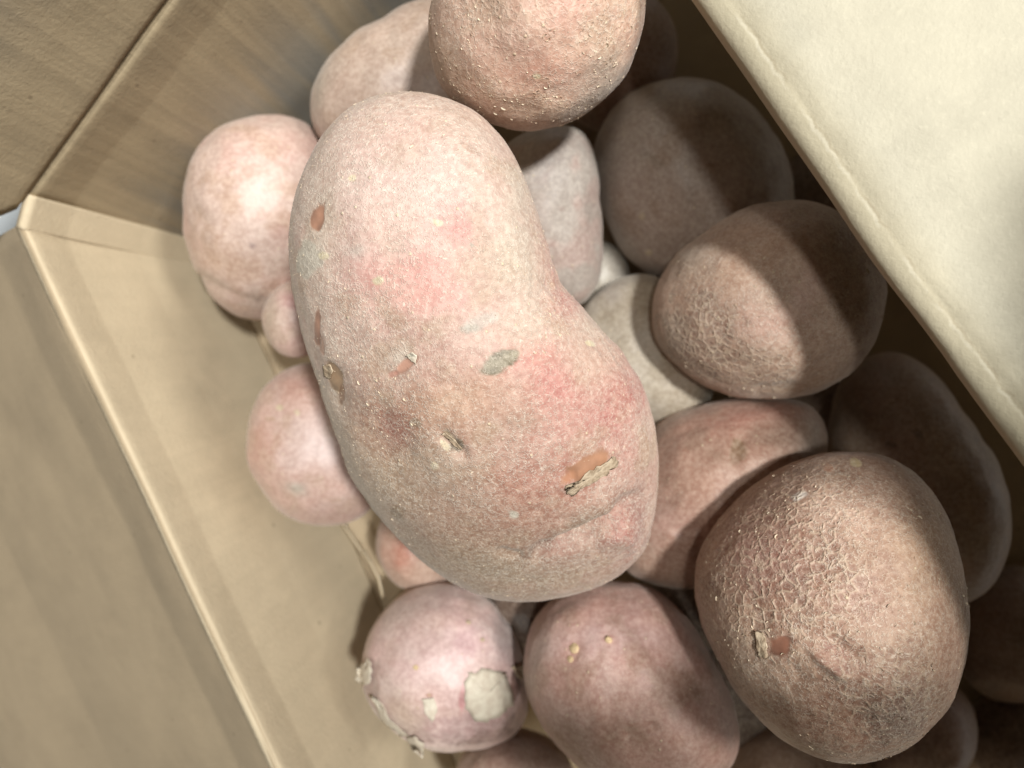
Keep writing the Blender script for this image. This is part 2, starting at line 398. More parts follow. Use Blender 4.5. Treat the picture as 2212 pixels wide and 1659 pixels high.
SURF = {}
def potato(key, label, out, z, T, N=60, tilt=(0, 0), pal=((196, 160, 142), (205, 172, 156), (178, 150, 128)), blobs=(), strokes=(),
           net=0.2, fine=0.6, lump=0.05, seed=0, grow=1.0, squash=1.0, mix=1.0):
    out = np.array(out, float)
    if len(out) == 1:       # ellipse: (cx, cy, a, b, angle)
        cx, cy, a, b, an = out[0]; th = np.linspace(0, 2 * math.pi, 48, endpoint=False); an = math.radians(an)
        out = np.stack([cx + a * np.cos(th) * math.cos(an) - b * np.sin(th) * math.sin(an),
                        cy + a * np.cos(th) * math.sin(an) + b * np.sin(th) * math.cos(an)], 1)
    c = (out.max(0) + out.min(0)) / 2
    C = at_z(c[0], c[1], z)
    e3 = u(CAM - C); e1 = u(M3[:, 0] - e3 * np.dot(M3[:, 0], e3)); e2 = np.cross(e1, e3)
    if np.dot(e2, M3[:, 1]) < 0: e2 = -e2
    r = ray(out[:, 0], out[:, 1]); k = np.dot(C - CAM, e3) / (r @ e3)
    P = CAM + r * k[:, None] - C
    X, Y = P @ e1, P @ e2
    th = np.arctan2(Y, X); R = np.hypot(X, Y); o = np.argsort(th)
    g = np.linspace(-math.pi, math.pi, 721)
    # densify the polygon so that straight chords do not cut in
    ths, Rs = th[o], R[o]
    Rg = np.interp(g, np.r_[ths[-1] - 2 * math.pi, ths, ths[0] + 2 * math.pi], np.r_[Rs[-1], Rs, Rs[0]])[:-1]
    kf = np.exp(-0.5 * (np.arange(-30, 31) / 10.0) ** 2); kf /= kf.sum()
    Rg = np.convolve(np.r_[Rg[-30:], Rg, Rg[:30]], kf, 'valid')
    D, F = quad_sphere(N)
    rho = np.hypot(D[:, 0], D[:, 1]); tv = np.arctan2(D[:, 1], D[:, 0])
    Rv = np.interp((tv + math.pi) / (2 * math.pi) * 720, np.arange(721), np.r_[Rg, Rg[0]]) * grow
    # towards the middle the radius follows the mean, so that outline bumps fade out over the front
    x = Rv * rho * np.cos(tv); y = Rv * rho * np.sin(tv)
    zz = T * np.sign(D[:, 2]) * np.abs(D[:, 2]) ** squash
    to = tilt[0] * x + tilt[1] * y; zz = zz + to; sc = 1 - to / np.linalg.norm(C - CAM); x = x * sc; y = y * sc
    rad = float(Rg.mean())
    lo = fbm(D * 1.6, seed + 11, 2) * lump * rad
    zz = zz + lo * D[:, 2]; x = x + lo * 0.35 * D[:, 0]; y = y + lo * 0.35 * D[:, 1]
    V = C + x[:, None] * e1 + y[:, None] * e2 + zz[:, None] * e3
    px, py, _ = to_px(V)
    front = sstep(-0.25, 0.1, D[:, 2])
    nrm = D[:, 0:1] * e1 + D[:, 1:2] * e2 + D[:, 2:3] * e3
    for st in strokes:
        pts, wd, dp = st[0], st[1], st[2]
        wob = fbm(V * 160, seed + 3, 2) * wd * 0.25
        d, par = seg_dist(px + wob, py + wob, pts)
        fade = 1.0 if len(st) < 4 else np.clip(np.minimum(par, 1 - par) * st[3], 0, 1)
        V = V + nrm * (dp * np.exp(-0.5 * (d / wd) ** 2) * fade * front)[:, None]
    V0 = V - C
    # colour: palette by noise, then the colour patches, a few with light or shade painted in
    n1 = fbm(V0 * 38, seed + 21, 4); n2 = fbm(V0 * 70, seed + 31, 4); n3 = fbm(V0 * 190, seed + 41, 3)
    c0, c1, c2 = (s2l(p) for p in pal)
    t1 = sstep(-0.35, 0.35, n1)[:, None] * mix; t2 = sstep(0.0, 0.55, n2)[:, None] * mix
    col = c0 * (1 - t1) + c1 * t1; col = col * (1 - t2 * 0.8) + c2 * t2 * 0.8
    net_v = np.full(len(V), net) * sstep(-0.5, 0.4, n2 + 0.2); bare = np.zeros(len(V)); fin = np.full(len(V), fine) * (0.6 + 0.5 * sstep(-0.4, 0.4, n1))
    for bl in blobs:
        bx, by, rx, ry, an, bc, stg = bl[:7]; kind = bl[7] if len(bl) > 7 else "soft"
        an = math.radians(an); dx, dy = px - bx, py - by
        a = (dx * math.cos(an) + dy * math.sin(an)) / rx; b = (-dx * math.sin(an) + dy * math.cos(an)) / ry
        rr = np.hypot(a, b)
        if kind == "soft":
            m = np.exp(-1.1 * np.clip(rr + n3 * 0.28 + n2 * 0.35, 0, 9) ** 2) * stg * front
        else:
            m = (1 - sstep(0.78, 1.12, rr + n3 * 0.45 + n2 * 0.22)) * stg * front
        cc = s2l(bc)[None] * ((1 + 0.30 * n3 + 0.22 * n2)[:, None] if kind != 'soft' else 1.0)
        if kind in ('bare', 'soil'): cc = cc * (1 - 0.25 * np.exp(-((rr - 0.92) / 0.2) ** 2))[:, None]
        col = col * (1 - m[:, None]) + cc * m[:, None]
        if kind == "bare":
            bare = np.maximum(bare, m); V = V - nrm * (m * 0.00025)[:, None]
        if kind == 'soil': V = V + nrm * (m * (0.0003 + 0.0005 * fbm(V0 * 900, seed + 5, 2)))[:, None]
        if kind == "net": net_v = np.clip(net_v + m, 0, 1)
    col = np.clip(col + (col.mean(1, keepdims=True) - col) * 0.17, 0, 1)
    # relief too large for the bump map
    V = V + nrm * ((fbm(V0 * 420, seed + 51, 2) * 0.00006 * (0.5 + net) + fbm(V0 * 110, seed + 61, 2) * 0.00030) * (1 - bare))[:, None]
    ob = new_mesh("potato", V, F, SKIN, True, None, C)
    for nm, data in (("tint", col), ("skin", np.stack([net_v, bare, fin], 1))):
        at = ob.data.color_attributes.new(nm, 'FLOAT_COLOR', 'POINT')
        at.data.foreach_set("color", np.c_[np.clip(data, 0, 1), np.ones(len(V))].astype(np.float32).ravel())
    tag(ob, label, "potato", "potatoes heaped in the box")
    px, py, pz = to_px(V)
    f = D[:, 2] > 0.02
    SURF[key] = (ob, px[f], py[f], V[f], nrm[f], net_v[f] + fin[f] * 0.5, D[f, 2])
    return ob

def on_surface(key, x, y, k=5):
    ob, px, py, V, nr, *_ = SURF[key]
    P = []; Nn = []
    for xx, yy in zip(np.ravel(x), np.ravel(y)):
        d = (px - xx) ** 2 + (py - yy) ** 2; i = np.argpartition(d, k)[:k]; w = 1 / (d[i] + 4); w /= w.sum()
        p = (V[i] * w[:, None]).sum(0); n = u((nr[i] * w[:, None]).sum(0))
        # slide to the very pixel asked for
        r = ray(xx, yy); tt = np.dot(p - CAM, n) / np.dot(r, n)
        P.append(CAM + r * tt); Nn.append(n)
    return np.array(P), np.array(Nn)

def flake(key, name, poly, mat, lift=0.0006, curl=(0, 0), rough=0.0003, seed=0, thick=0.0003, rings=5, sub=4, jag=0.035):
    """a scrap of skin: outline in frame coordinates, lying on the potato and curling up along `curl`"""
    poly = np.array(poly, float); n = len(poly)
    dense = np.concatenate([poly[i] + (poly[(i + 1) % n] - poly[i]) * np.linspace(0, 1, sub, endpoint=False)[:, None] for i in range(n)])
    c = dense.mean(0); size = np.abs(dense - c).max()
    r0 = np.random.default_rng(seed + 100)
    dense = dense + r0.normal(size=dense.shape) * size * jag
    pts = [c[None]] + [c + (dense - c) * k / rings for k in range(1, rings + 1)]
    pts = np.concatenate(pts); m = len(dense)
    P, Nn = on_surface(key, pts[:, 0], pts[:, 1])
    cu = ((pts - c) @ np.array(curl, float)) / max(size, 1)
    h = lift + np.clip(cu, -0.3, 2) ** 2 * np.sign(np.clip(cu, 0, 9)) * 0.004 + fbm(np.c_[pts * 0.06, np.zeros(len(pts))], seed, 3) * rough
    P = P + Nn * np.maximum(h, 0.00025)[:, None]
    F = [(0, 1 + i, 1 + (i + 1) % m) for i in range(m)]
    for k in range(rings - 1):
        a, b = 1 + k * m, 1 + (k + 1) * m
        F += [(a + i, b + i, b + (i + 1) % m, a + (i + 1) % m) for i in range(m)]
    ob = new_mesh(name, P, F, mat, True, SURF[key][0], P.mean(0))
    s = ob.modifiers.new("thickness", 'SOLIDIFY'); s.thickness = thick; s.offset = 0
    return ob

def scurf(key, count, size, seed=0, region=None, mat=None, lo=0.0):
    """many short curled skin flakes, joined: nobody could count them"""
    ob, px, py, V, nr, wgt, dz = SURF[key]
    r = np.random.default_rng(seed + 500)
    clump = sstep(-0.25, 0.45, fbm((V - np.array(ob.location)) * 60, seed + 9, 3))
    w = (wgt + 0.05) * (clump + lo) * (np.sqrt(dz) if True else 1)
    if region is not None: w = w * region(px, py)
    i = r.choice(len(V), count, p=w / w.sum())
    n = nr[i]; t = np.cross(n, r.normal(size=(count, 3))); t /= np.linalg.norm(t, axis=1, keepdims=True); b = np.cross(n, t)
    s = size * r.lognormal(0, 0.45, count); arc = r.uniform(0.5, 2.2, count); wd = r.uniform(0.18, 0.4, count)
    K = 5; Vs = []; 
    for k in range(K):
        a = arc * (k / (K - 1) - 0.5); wk = wd * (0.25 + 0.75 * math.sin(math.pi * k / (K - 1)))
        for sg in (-1, 1):
            rr = s * (1 + sg * wk * 0.5); hh = s * (0.10 if sg < 0 else 0.42)
            Vs.append(V[i] + t * (rr * np.cos(a) - s)[:, None] + b * (rr * np.sin(a))[:, None] + n * hh[:, None])
    Vs = np.stack(Vs, 1).reshape(-1, 3); base = np.arange(count)[:, None, None] * (2 * K)
    f = np.array([(2 * k, 2 * k + 1, 2 * k + 3, 2 * k + 2) for k in range(K - 1)])
    F = (base + f[None]).reshape(-1, 4)
    o = new_mesh("scurf", Vs, F, mat or SCURF, True, ob, np.array(ob.location)); o["kind"] = "stuff"
    return o

def bud(key, x, y, rx, h, name="eye_bud", mat=None):
    P, Nn = on_surface(key, [x], [y]); p, n = P[0], Nn[0]
    D, F = quad_sphere(6); t = u(np.cross(n, [0.3, 0.9, 0.1])); b = np.cross(n, t)
    rr = rx * 0.27 / FPX
    V = p + D[:, :1] * t * rr + D[:, 1:2] * b * rr * 0.8 + D[:, 2:] * n * h
    V = V + n * (fbm(V * 900, 4, 2) * h * 0.4)[:, None]
    return new_mesh(name, V, F, mat or BUD, True, SURF[key][0], p)

PINK = (198, 132, 122); DEEP = (176, 96, 92); DUST = (190, 176, 154); TAN = (186, 154, 122); ORANGE = (170, 116, 86)
GREY = (158, 150, 134); CREAM = (222, 206, 166); BRICK = (168, 104, 82)

# --- the giant one on top
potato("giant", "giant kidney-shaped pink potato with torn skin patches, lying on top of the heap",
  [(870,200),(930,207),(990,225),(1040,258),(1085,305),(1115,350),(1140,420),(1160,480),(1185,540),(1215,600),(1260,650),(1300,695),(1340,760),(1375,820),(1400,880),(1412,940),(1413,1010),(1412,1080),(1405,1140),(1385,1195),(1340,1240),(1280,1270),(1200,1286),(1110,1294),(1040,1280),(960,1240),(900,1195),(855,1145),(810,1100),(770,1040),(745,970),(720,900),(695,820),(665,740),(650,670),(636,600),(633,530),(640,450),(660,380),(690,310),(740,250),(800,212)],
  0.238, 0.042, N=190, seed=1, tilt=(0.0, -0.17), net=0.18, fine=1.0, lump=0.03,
  pal=((182, 138, 122), (188, 154, 136), (170, 138, 112)),
  blobs=[(880,430,230,240,0,(208,184,176),.7),(1020,1170,350,160,12,(128,96,68),.75),(800,1010,130,160,-30,(146,116,84),.6),(980,900,260,70,-8,(162,118,88),.5),(700,900,70,260,-18,DUST,.55),(780,1080,120,70,40,GREY,.5),(1000,1230,260,60,8,(150,128,100),.65),(840,1000,90,110,0,(168,138,108),.5),  # large brown patches: earthy skin plus the lower half's dimming painted in
         (690,520,40,160,5,DUST,.6),(1120,560,60,170,-20,DUST,.6),(1000,250,150,50,15,(182,158,138),.5),(850,300,120,60,-20,(200,158,142),.4),
         (990,490,55,45,20,(196,120,112),.75),(870,590,120,60,-10,(204,132,120),.65),(950,620,80,50,0,(206,140,130),.5),(880,650,90,40,0,(208,146,130),.4),(840,480,80,70,0,(206,164,146),.5),
         (1250,640,60,75,40,(178,98,92),.75),(1290,690,40,60,40,DUST,.4),(1210,560,30,60,-25,(186,120,112),.5),(1120,700,120,50,-10,(196,170,152),.5),
         (1345,830,60,50,40,(168,76,74),.85),(1195,830,70,60,20,(188,98,94),.75),(1310,900,60,40,-20,(176,90,86),.7),(1150,770,60,30,-20,(196,120,108),.7),(1290,790,70,50,20,(196,166,144),.6),
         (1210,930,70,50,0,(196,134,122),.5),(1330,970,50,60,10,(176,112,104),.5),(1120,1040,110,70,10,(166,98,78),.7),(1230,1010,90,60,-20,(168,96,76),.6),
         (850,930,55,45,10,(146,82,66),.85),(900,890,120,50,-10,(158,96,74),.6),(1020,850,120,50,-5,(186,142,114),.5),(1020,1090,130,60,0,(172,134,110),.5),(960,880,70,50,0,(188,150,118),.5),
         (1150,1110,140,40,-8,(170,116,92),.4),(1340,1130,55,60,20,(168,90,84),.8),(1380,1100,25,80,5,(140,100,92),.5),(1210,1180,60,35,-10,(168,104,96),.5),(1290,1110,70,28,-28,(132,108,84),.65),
         (1230,1150,80,22,-22,(140,116,90),.55),(960,1010,70,50,10,(178,152,126),.5),
         (1040,695,45,14,-18,(180,174,164),.6,"patch"),(1010,710,20,9,-10,(160,156,142),.6,"patch"),(665,560,26,45,10,(186,182,164),.7,"patch"),
         (862,775,36,26,-30,(190,182,164),.55),
         (685,470,14,32,18,ORANGE,.95,"bare"),(685,708,7,36,0,ORANGE,.9,"bare"),(695,745,6,25,-10,ORANGE,.7,"bare"),(722,815,16,38,-22,(158,122,82),.9,"bare"),(735,850,7,22,0,(140,100,68),.8,"bare"),
         (876,788,30,13,-36,(176,126,102),.95,"bare"),(850,808,13,8,-20,(168,112,92),.8,"bare"),(1268,1003,64,24,-26,(164,112,76),.97,"bare"),(1222,1026,26,14,-30,(160,104,66),.8,"bare"),(858,1106,17,13,35,(128,100,68),.95,"patch"),
         (1010,318,26,7,30,(150,112,92),.6,"patch"),(1084,778,46,17,-22,(146,138,112),.95,"soil"),(990,958,13,15,30,(112,94,66),.9,"soil"),(972,942,16,6,40,(206,188,148),.7,"patch"),(898,915,14,9,0,(132,116,90),.6,"patch"),
         (1130,905,40,18,0,(150,112,88),.5),(1170,1190,34,8,-20,(96,70,56),.8),
         (1020,523,9,6,0,(130,126,112),.8,"patch"),(760,383,9,7,0,CREAM,.95,"patch"),(818,607,11,8,0,CREAM,.95,"patch"),(700,552,10,7,0,CREAM,.9,"patch"),(945,476,10,7,0,CREAM,.9,"patch"),(1288,742,10,6,20,CREAM,.9,"patch"),
         (1120,400,30,70,-20,DUST,.4),(960,960,12,6,40,CREAM,.8,"patch"),(940,1005,8,8,0,CREAM,.7,"patch"),(1205,965,6,10,0,(150,110,90),.7,"patch"),(1110,1105,14,9,0,(184,186,168),.7,"patch"),(770,540,20,14,0,(170,172,160),.4),
         (790,1290,10,10,0,GREY,.1)],
  strokes=[([(1150,1196),(1185,1185),(1230,1172),(1280,1150),(1320,1118),(1355,1085),(1400,1062)],12,-0.0052,3.0),([(1290,1185),(1345,1145),(1385,1115)],32,0.0042,2.0),([(1230,1130),(1290,1090),(1340,1050)],26,0.0016,2.0),
           ([(1085,1192),(1120,1200)],7,-0.0014),([(960,940),(1000,975)],9,-0.0016),([(1240,630),(1300,700)],60,-0.003),([(980,480),(1010,510)],45,-0.0015),([(1160,1195),(1172,1190)],11,-0.0022),
           ([(1080,900),(1150,1010)],90,0.0022),([(860,960),(830,930)],40,-0.0014),([(720,800),(735,860)],14,-0.0006),([(1205,1040),(1330,975)],10,0.0006)])
flake("giant", "peel_flake", [(1222,1052),(1250,1035),(1282,1012),(1310,996),(1330,985),(1334,1000),(1312,1018),(1290,1036),(1262,1050),(1235,1068),(1222,1066)], PEEL, 0.0004, (0.0, 0.12), 0.00025, 1)
flake("giant", "peel_flake", [(878,768),(893,760),(903,768),(899,786),(888,778)], PALEPEEL, 0.0006, (0.2, -0.5), 0.0003, 2)
flake("giant", "peel_flake", [(702,790),(716,786),(724,800),(716,818),(704,812)], PEEL, 0.0005, (-0.3, -0.1), 0.0003, 3)
flake("giant", "peel_flake", [(955,935),(963,932),(985,950),(1000,966),(992,968),(974,952)], PEEL, 0.0008, (0.0, 0.3), 0.0005, 6)
scurf("giant", 3600, 0.00022, 1, lo=0.12)

# --- rough one at the top of the frame
potato("rough_top", "rough tan potato covered in flaky lenticels, uppermost in the photo, above the giant one",
  [(932,30),(928,70),(935,130),(950,180),(985,220),(1030,255),(1090,275),(1150,280),(1210,272),(1270,240),(1330,190),(1370,120),(1388,60),(1395,0),(1385,-70),(1350,-140),(1280,-200),(1190,-225),(1100,-215),(1020,-170),(960,-90)],
  0.222, 0.034, N=110, seed=2, net=0.42, fine=0.8, pal=((196,150,124),(202,162,138),(182,146,118)),
  blobs=[(1110,60,90,90,0,(206,164,146),.5),(1170,150,60,40,0,(196,132,108),.5),(1170,170,16,8,20,(176,122,84),.7),(1290,210,70,30,-35,(150,132,118),.75),(1150,240,120,26,0,(158,126,98),.6),(1240,250,50,18,-20,(132,112,98),.6),(960,140,30,60,0,(176,152,124),.5),
         (1250,20,60,40,0,(206,150,134),.6),(1160,165,7,5,0,CREAM,.9,"patch"),(1310,150,40,50,0,(176,158,140),.6)])
scurf("rough_top", 1100, 0.00036, 2, lo=0.3)

# --- the others, clockwise from the box corner
potato("corner", "smooth oval pale pink potato touching the ribbed corner strip of the box",
  [(400,470),(405,380),(425,320),(470,275),(530,252),(590,247),(640,255),(685,285),(715,350),(728,440),(715,540),(680,620),(640,668),(600,698),(560,702),(510,685),(465,650),(435,600),(410,540)],
  0.318, 0.034, N=70, seed=3, net=0.05, fine=0.25, pal=((200,158,144),(202,172,158),(188,152,130)),
  blobs=[(560,370,70,60,0,(214,184,176),.5),(470,560,60,40,20,(196,156,128),.6),(620,320,40,40,0,(196,144,132),.5),(560,650,60,40,-20,(150,130,116),.7),(600,580,40,30,0,(176,148,130),.5),(545,530,9,7,0,(140,110,110),.7,"patch"),(450,600,60,12,30,(196,170,150),.6)],
  strokes=[([(430,600),(500,640),(560,655)],8,-0.001),([(610,640),(570,690)],26,-0.002)])
potato("long_pale", "long dusty pale potato leaning between the streaked wall and the rough one",
  [(705,310),(680,280),(670,240),(675,190),(700,140),(750,90),(830,40),(900,2),(980,-20),(1050,-10),(1085,50),(1080,130),(1040,210),(980,290),(900,350),(810,370),(740,350)],
  0.30, 0.034, N=70, seed=4, net=0.05, fine=0.35, pal=((192,164,146),(196,170,152),(186,156,134)),
  blobs=[(900,180,60,40,0,(204,188,184),.6),(690,190,20,60,10,(180,172,156),.6),(760,230,60,60,0,(196,160,142),.4)])
potato("grey_narrow", "narrow grey dusty potato squeezed between the giant one and the half-shaded round one",
  [(1085,330),(1110,300),(1180,275),(1250,275),(1275,300),(1285,350),(1292,430),(1299,500),(1301,560),(1292,610),(1262,655),(1180,670),(1100,620),(1060,540),(1050,430)],
  0.30, 0.027, N=60, seed=5, net=0.1, fine=0.5, pal=((176,160,150),(180,168,158),(186,156,146)), blobs=[(1180,370,40,50,0,(196,190,188),.5)])
potato("half_shaded", "round grey-brown potato half under the shade of the bright flap, behind the netted one",
  [(1285,360),(1292,290),(1320,240),(1380,190),(1440,172),(1510,170),(1580,200),(1640,250),(1690,330),(1712,410),(1700,490),(1640,560),(1550,600),(1430,600),(1365,562),(1320,500),(1298,430)],
  0.312, 0.037, N=60, seed=6, net=0.1, fine=0.4, pal=((168,148,134),(172,154,142),(160,136,118)),
  blobs=[(1386,468,7,6,0,CREAM,.7,'patch'),(1402,545,8,6,0,CREAM,.7,'patch'),(1330,380,40,90,10,(176,160,150),.4)], strokes=[([(1400,320),(1425,345)],9,-0.0016)])
potato("netted", "egg-shaped netted potato with a wide shade edge, touching the rim of the bright flap",
  [(1408,690),(1415,640),(1450,570),(1510,510),(1590,460),(1680,435),(1760,437),(1830,470),(1880,530),(1908,590),(1912,650),(1897,720),(1862,780),(1810,820),(1740,850),(1650,858),(1560,845),(1500,815),(1450,775),(1420,740)],
  0.268, 0.038, N=110, seed=7, net=0.32, fine=0.75, pal=((182,144,118),(186,152,130),(168,132,108)),
  blobs=[(1480,560,60,50,-30,DUST,.5),(1640,700,80,40,0,(188,134,116),.5),(1740,640,40,60,20,(190,150,140),.5),(1510,720,90,90,30,(150,126,108),.6,"net"),(1600,790,120,50,10,(152,124,102),.45,"net"),(1450,720,40,60,0,(146,134,118),.6),(1700,840,120,26,0,(150,120,90),.6),(1555,690,40,40,0,(160,124,100),.5)],
  strokes=[([(1640,842),(1720,838)],8,-0.0012)])
scurf("netted", 450, 0.00032, 3, lo=0.2)
potato("pale_behind", "pale grey-beige potato deep between the giant one and the netted one",
  [(1240,700),(1280,640),(1320,607),(1370,592),(1430,600),(1490,640),(1530,720),(1545,800),(1530,870),(1470,915),(1400,930),(1320,910),(1260,850),(1235,770)],
  0.315, 0.028, N=50, seed=8, net=0.05, fine=0.3, pal=((178,164,140),(184,172,152),(170,156,132)), blobs=[(1310,630,40,40,0,(176,166,160),.5)])
potato("brown_scarred", "long tan-pink potato with two brown scars, under the netted one",
  [(1340,1120),(1370,1010),(1420,920),(1500,880),(1570,865),(1650,861),(1720,864),(1770,885),(1786,930),(1786,990),(1760,1070),(1700,1150),(1620,1230),(1540,1268),(1460,1268),(1400,1258),(1350,1235),(1325,1190)],
  0.292, 0.033, N=70, seed=9, net=0.08, fine=0.35, pal=((168,124,102),(174,136,114),(150,112,90)),
  blobs=[(1620,900,130,26,-12,(190,120,100),.65),(1595,970,17,30,12,(136,104,68),.85,"patch"),(1560,990,40,10,30,(150,116,90),.5),(1760,950,40,60,0,(150,140,130),.5),(1430,1120,60,60,0,(196,150,138),.5),(1570,1040,50,50,0,(196,152,130),.4)],
  strokes=[([(1597,950),(1590,990)],9,-0.0012),([(1470,1150),(1510,1140)],10,-0.0014)])
potato("shade_long", "long brown potato in deep shade along the bright flap, behind the biggest netted one",
  [(1797,900),(1805,850),(1840,790),(1900,760),(1960,765),(2020,810),(2070,880),(2120,950),(2165,1030),(2182,1110),(2175,1200),(2130,1280),(2060,1310),(1970,1290),(1890,1230),(1830,1140),(1800,1030)],
  0.305, 0.036, N=60, seed=33, lump=0.02, net=0.08, fine=0.4, pal=((166,130,106),(170,140,116),(154,122,98)), blobs=[(1925,960,10,5,20,(90,66,48),.8,"patch"),(1985,940,14,6,30,(90,66,48),.7,"patch")])
potato("big_netted", "big tan potato with coarse netting, a small torn patch and a lip-shaped dent",
  [(1855,980),(1920,990),(1980,1030),(2030,1090),(2060,1170),(2080,1260),(2087,1350),(2080,1430),(2060,1500),(2010,1570),(1950,1620),(1880,1645),(1800,1640),(1720,1610),(1650,1555),(1590,1490),(1545,1410),(1515,1330),(1503,1260),(1515,1190),(1550,1130),(1610,1070),(1680,1020),(1760,985)],
  0.238, 0.041, N=150, seed=11, net=0.38, fine=0.7, lump=0.03, pal=((154,110,84),(160,122,96),(140,102,76)),
  blobs=[(1690,1160,150,150,0,(142,96,78),.55,"net"),(1620,1330,110,150,0,(150,108,86),.5,"net"),(1760,1300,150,110,0,(150,106,84),.4,"net"),(1900,1500,110,110,0,(142,104,84),.4,"net"),(1780,1100,110,60,20,(182,150,126),.5),(1850,1110,90,70,0,(200,158,136),.5),(1640,1200,70,80,0,(164,112,98),.55),(1830,1430,70,40,25,(150,96,74),.6),(1820,1520,90,70,20,(150,104,78),.55),
         (1960,1540,70,50,-30,(128,106,96),.6),(1860,1290,120,60,30,(160,116,98),.4),(1980,1200,60,120,0,(186,146,108),.45),(1600,1380,70,110,-20,(170,140,112),.5),
         (1686,1394,26,28,0,(134,84,60),.97,"bare"),(1725,1075,22,10,-20,(190,190,184),.6,"patch"),(1790,1010,12,10,0,(196,140,104),.8,"patch"),(1850,1000,12,8,20,(220,196,140),.9,"patch"),
         (1800,1420,30,50,-50,(150,98,78),.5)],
  strokes=[([(1735,1390),(1775,1428),(1815,1460),(1855,1472)],8,0.0013,3.0),([(1770,1372),(1828,1410),(1880,1438)],15,-0.0017,3.0),([(1740,1500),(1850,1560)],50,-0.0024),([(1700,1560),(1800,1610)],40,0.0012)])
flake("big_netted", "peel_flake", [(1635,1362),(1650,1366),(1660,1390),(1660,1418),(1644,1420),(1637,1395)], PEEL, 0.0007, (-0.35, 0.0), 0.0005, 10)
scurf("big_netted", 900, 0.00036, 4, lo=0.25)
potato("two_bud", "pink-brown potato with two yellow buds on its upper side, cut by the lower edge",
  [(1290,1255),(1350,1256),(1420,1278),(1480,1328),(1525,1400),(1565,1480),(1592,1560),(1592,1625),(1550,1690),(1460,1720),(1360,1712),(1280,1680),(1220,1625),(1180,1580),(1145,1510),(1128,1450),(1135,1390),(1160,1330),(1220,1280)],
  0.282, 0.037, N=90, seed=12, net=0.08, fine=0.4, pal=((186,136,122),(190,150,138),(164,122,102)),
  blobs=[(1300,1385,115,45,-12,(210,172,168),.8),(1240,1300,90,30,-20,(168,114,100),.45),(1150,1440,26,60,10,(160,142,124),.6),(1330,1600,150,90,0,(150,110,84),.5),(1240,1410,28,18,-40,(196,140,120),.7),(1316,1382,16,14,0,(190,130,112),.8)],  # first patch paints the highlight of the top into the skin colour
  strokes=[([(1360,1590),(1410,1570)],8,-0.0012),([(1238,1408),(1230,1430)],16,-0.0008)])
bud("two_bud", 1240, 1400, 13, 0.0008); bud("two_bud", 1232, 1424, 8, 0.0006); bud("two_bud", 1314, 1382, 9, 0.0008)
potato("peeling", "pinkish-lilac potato with pale skin peeling off, at the lower end of the giant one",
  [(778,1450),(785,1400),(810,1345),(860,1290),(920,1262),(980,1260),(1050,1286),(1098,1340),(1124,1400),(1132,1470),(1140,1540),(1112,1590),(1050,1612),(980,1622),(900,1607),(840,1568),(800,1520)],
  0.312, 0.033, N=100, seed=13, net=0.0, fine=0.12, pal=((208,168,162),(214,186,178),(196,160,150)),
  blobs=[(960,1430,90,90,0,(220,188,184),.6),(1010,1390,50,40,0,(210,160,168),.6),(880,1330,90,40,-20,(166,140,130),.6),(1090,1380,36,60,-10,(150,140,140),.65),(1000,1570,110,34,-5,(176,140,138),.8,"patch"),(1000,1508,9,46,8,(190,118,122),.7,"patch"),
         (870,1540,60,40,30,(206,176,152),.7),(930,1500,30,20,0,(212,170,160),.5),(925,1502,10,5,0,(150,92,66),.9,"patch"),(800,1480,22,60,5,(160,130,118),.6,"patch"),(1112,1480,14,40,8,(104,62,54),.9,"patch"),(1060,1590,60,14,-15,(130,96,90),.6,"patch"),(830,1560,24,14,40,(170,140,130),.7,"patch")],
  strokes=[([(1000,1370),(1010,1376)],14,-0.0012),([(1030,1310),(1080,1330)],26,-0.0016)])
flake("peeling", "peel_flake", [(1010,1455),(1040,1445),(1095,1450),(1100,1475),(1108,1520),(1085,1540),(1050,1560),(1020,1552),(1004,1520),(1003,1480)], PALEPEEL, 0.0003, (0.3, 0.1), 0.0003, 11)
flake("peeling", "peel_flake", [(1100,1440),(1122,1436),(1130,1450),(1122,1470),(1112,1462)], PEEL, 0.0012, (0.5, -0.3), 0.0005, 12)
flake("peeling", "peel_flake", [(782,1440),(800,1418),(808,1440),(804,1475),(790,1480),(776,1466)], PALEPEEL, 0.0012, (-0.5, 0.0), 0.0006, 13)
flake("peeling", "peel_flake", [(912,1508),(938,1506),(946,1530),(936,1556),(918,1540)], PALEPEEL, 0.0006, (0.0, 0.3), 0.0004, 14)
flake("peeling", "peel_flake", [(880,1590),(900,1584),(918,1600),(916,1622),(896,1612)], PALEPEEL, 0.0014, (-0.1, 0.6), 0.0006, 15)
flake("peeling", "peel_flake", [(800,1500),(820,1510),(850,1560),(890,1590),(866,1586),(830,1556)], PALEPEEL, 0.0007, (-0.2, 0.2), 0.0004, 16)
bud("peeling", 1012, 1344, 7, 0.0007, mat=PEEL); bud("peeling", 1042, 1382, 6, 0.0008, mat=PEEL); bud("peeling", 898, 1442, 7, 0.0005)
potato("tiny", "tiny round pink potato, smallest of all, tucked beside the giant one", [(640, 690, 74, 84, 0)], 0.306, 0.016, N=40, seed=14, net=0.03, fine=0.3,
  pal=((206,168,156),(206,176,160),(196,166,146)), blobs=[(632,650,30,22,0,(208,150,150),.7),(580,690,16,50,0,DUST,.5)])
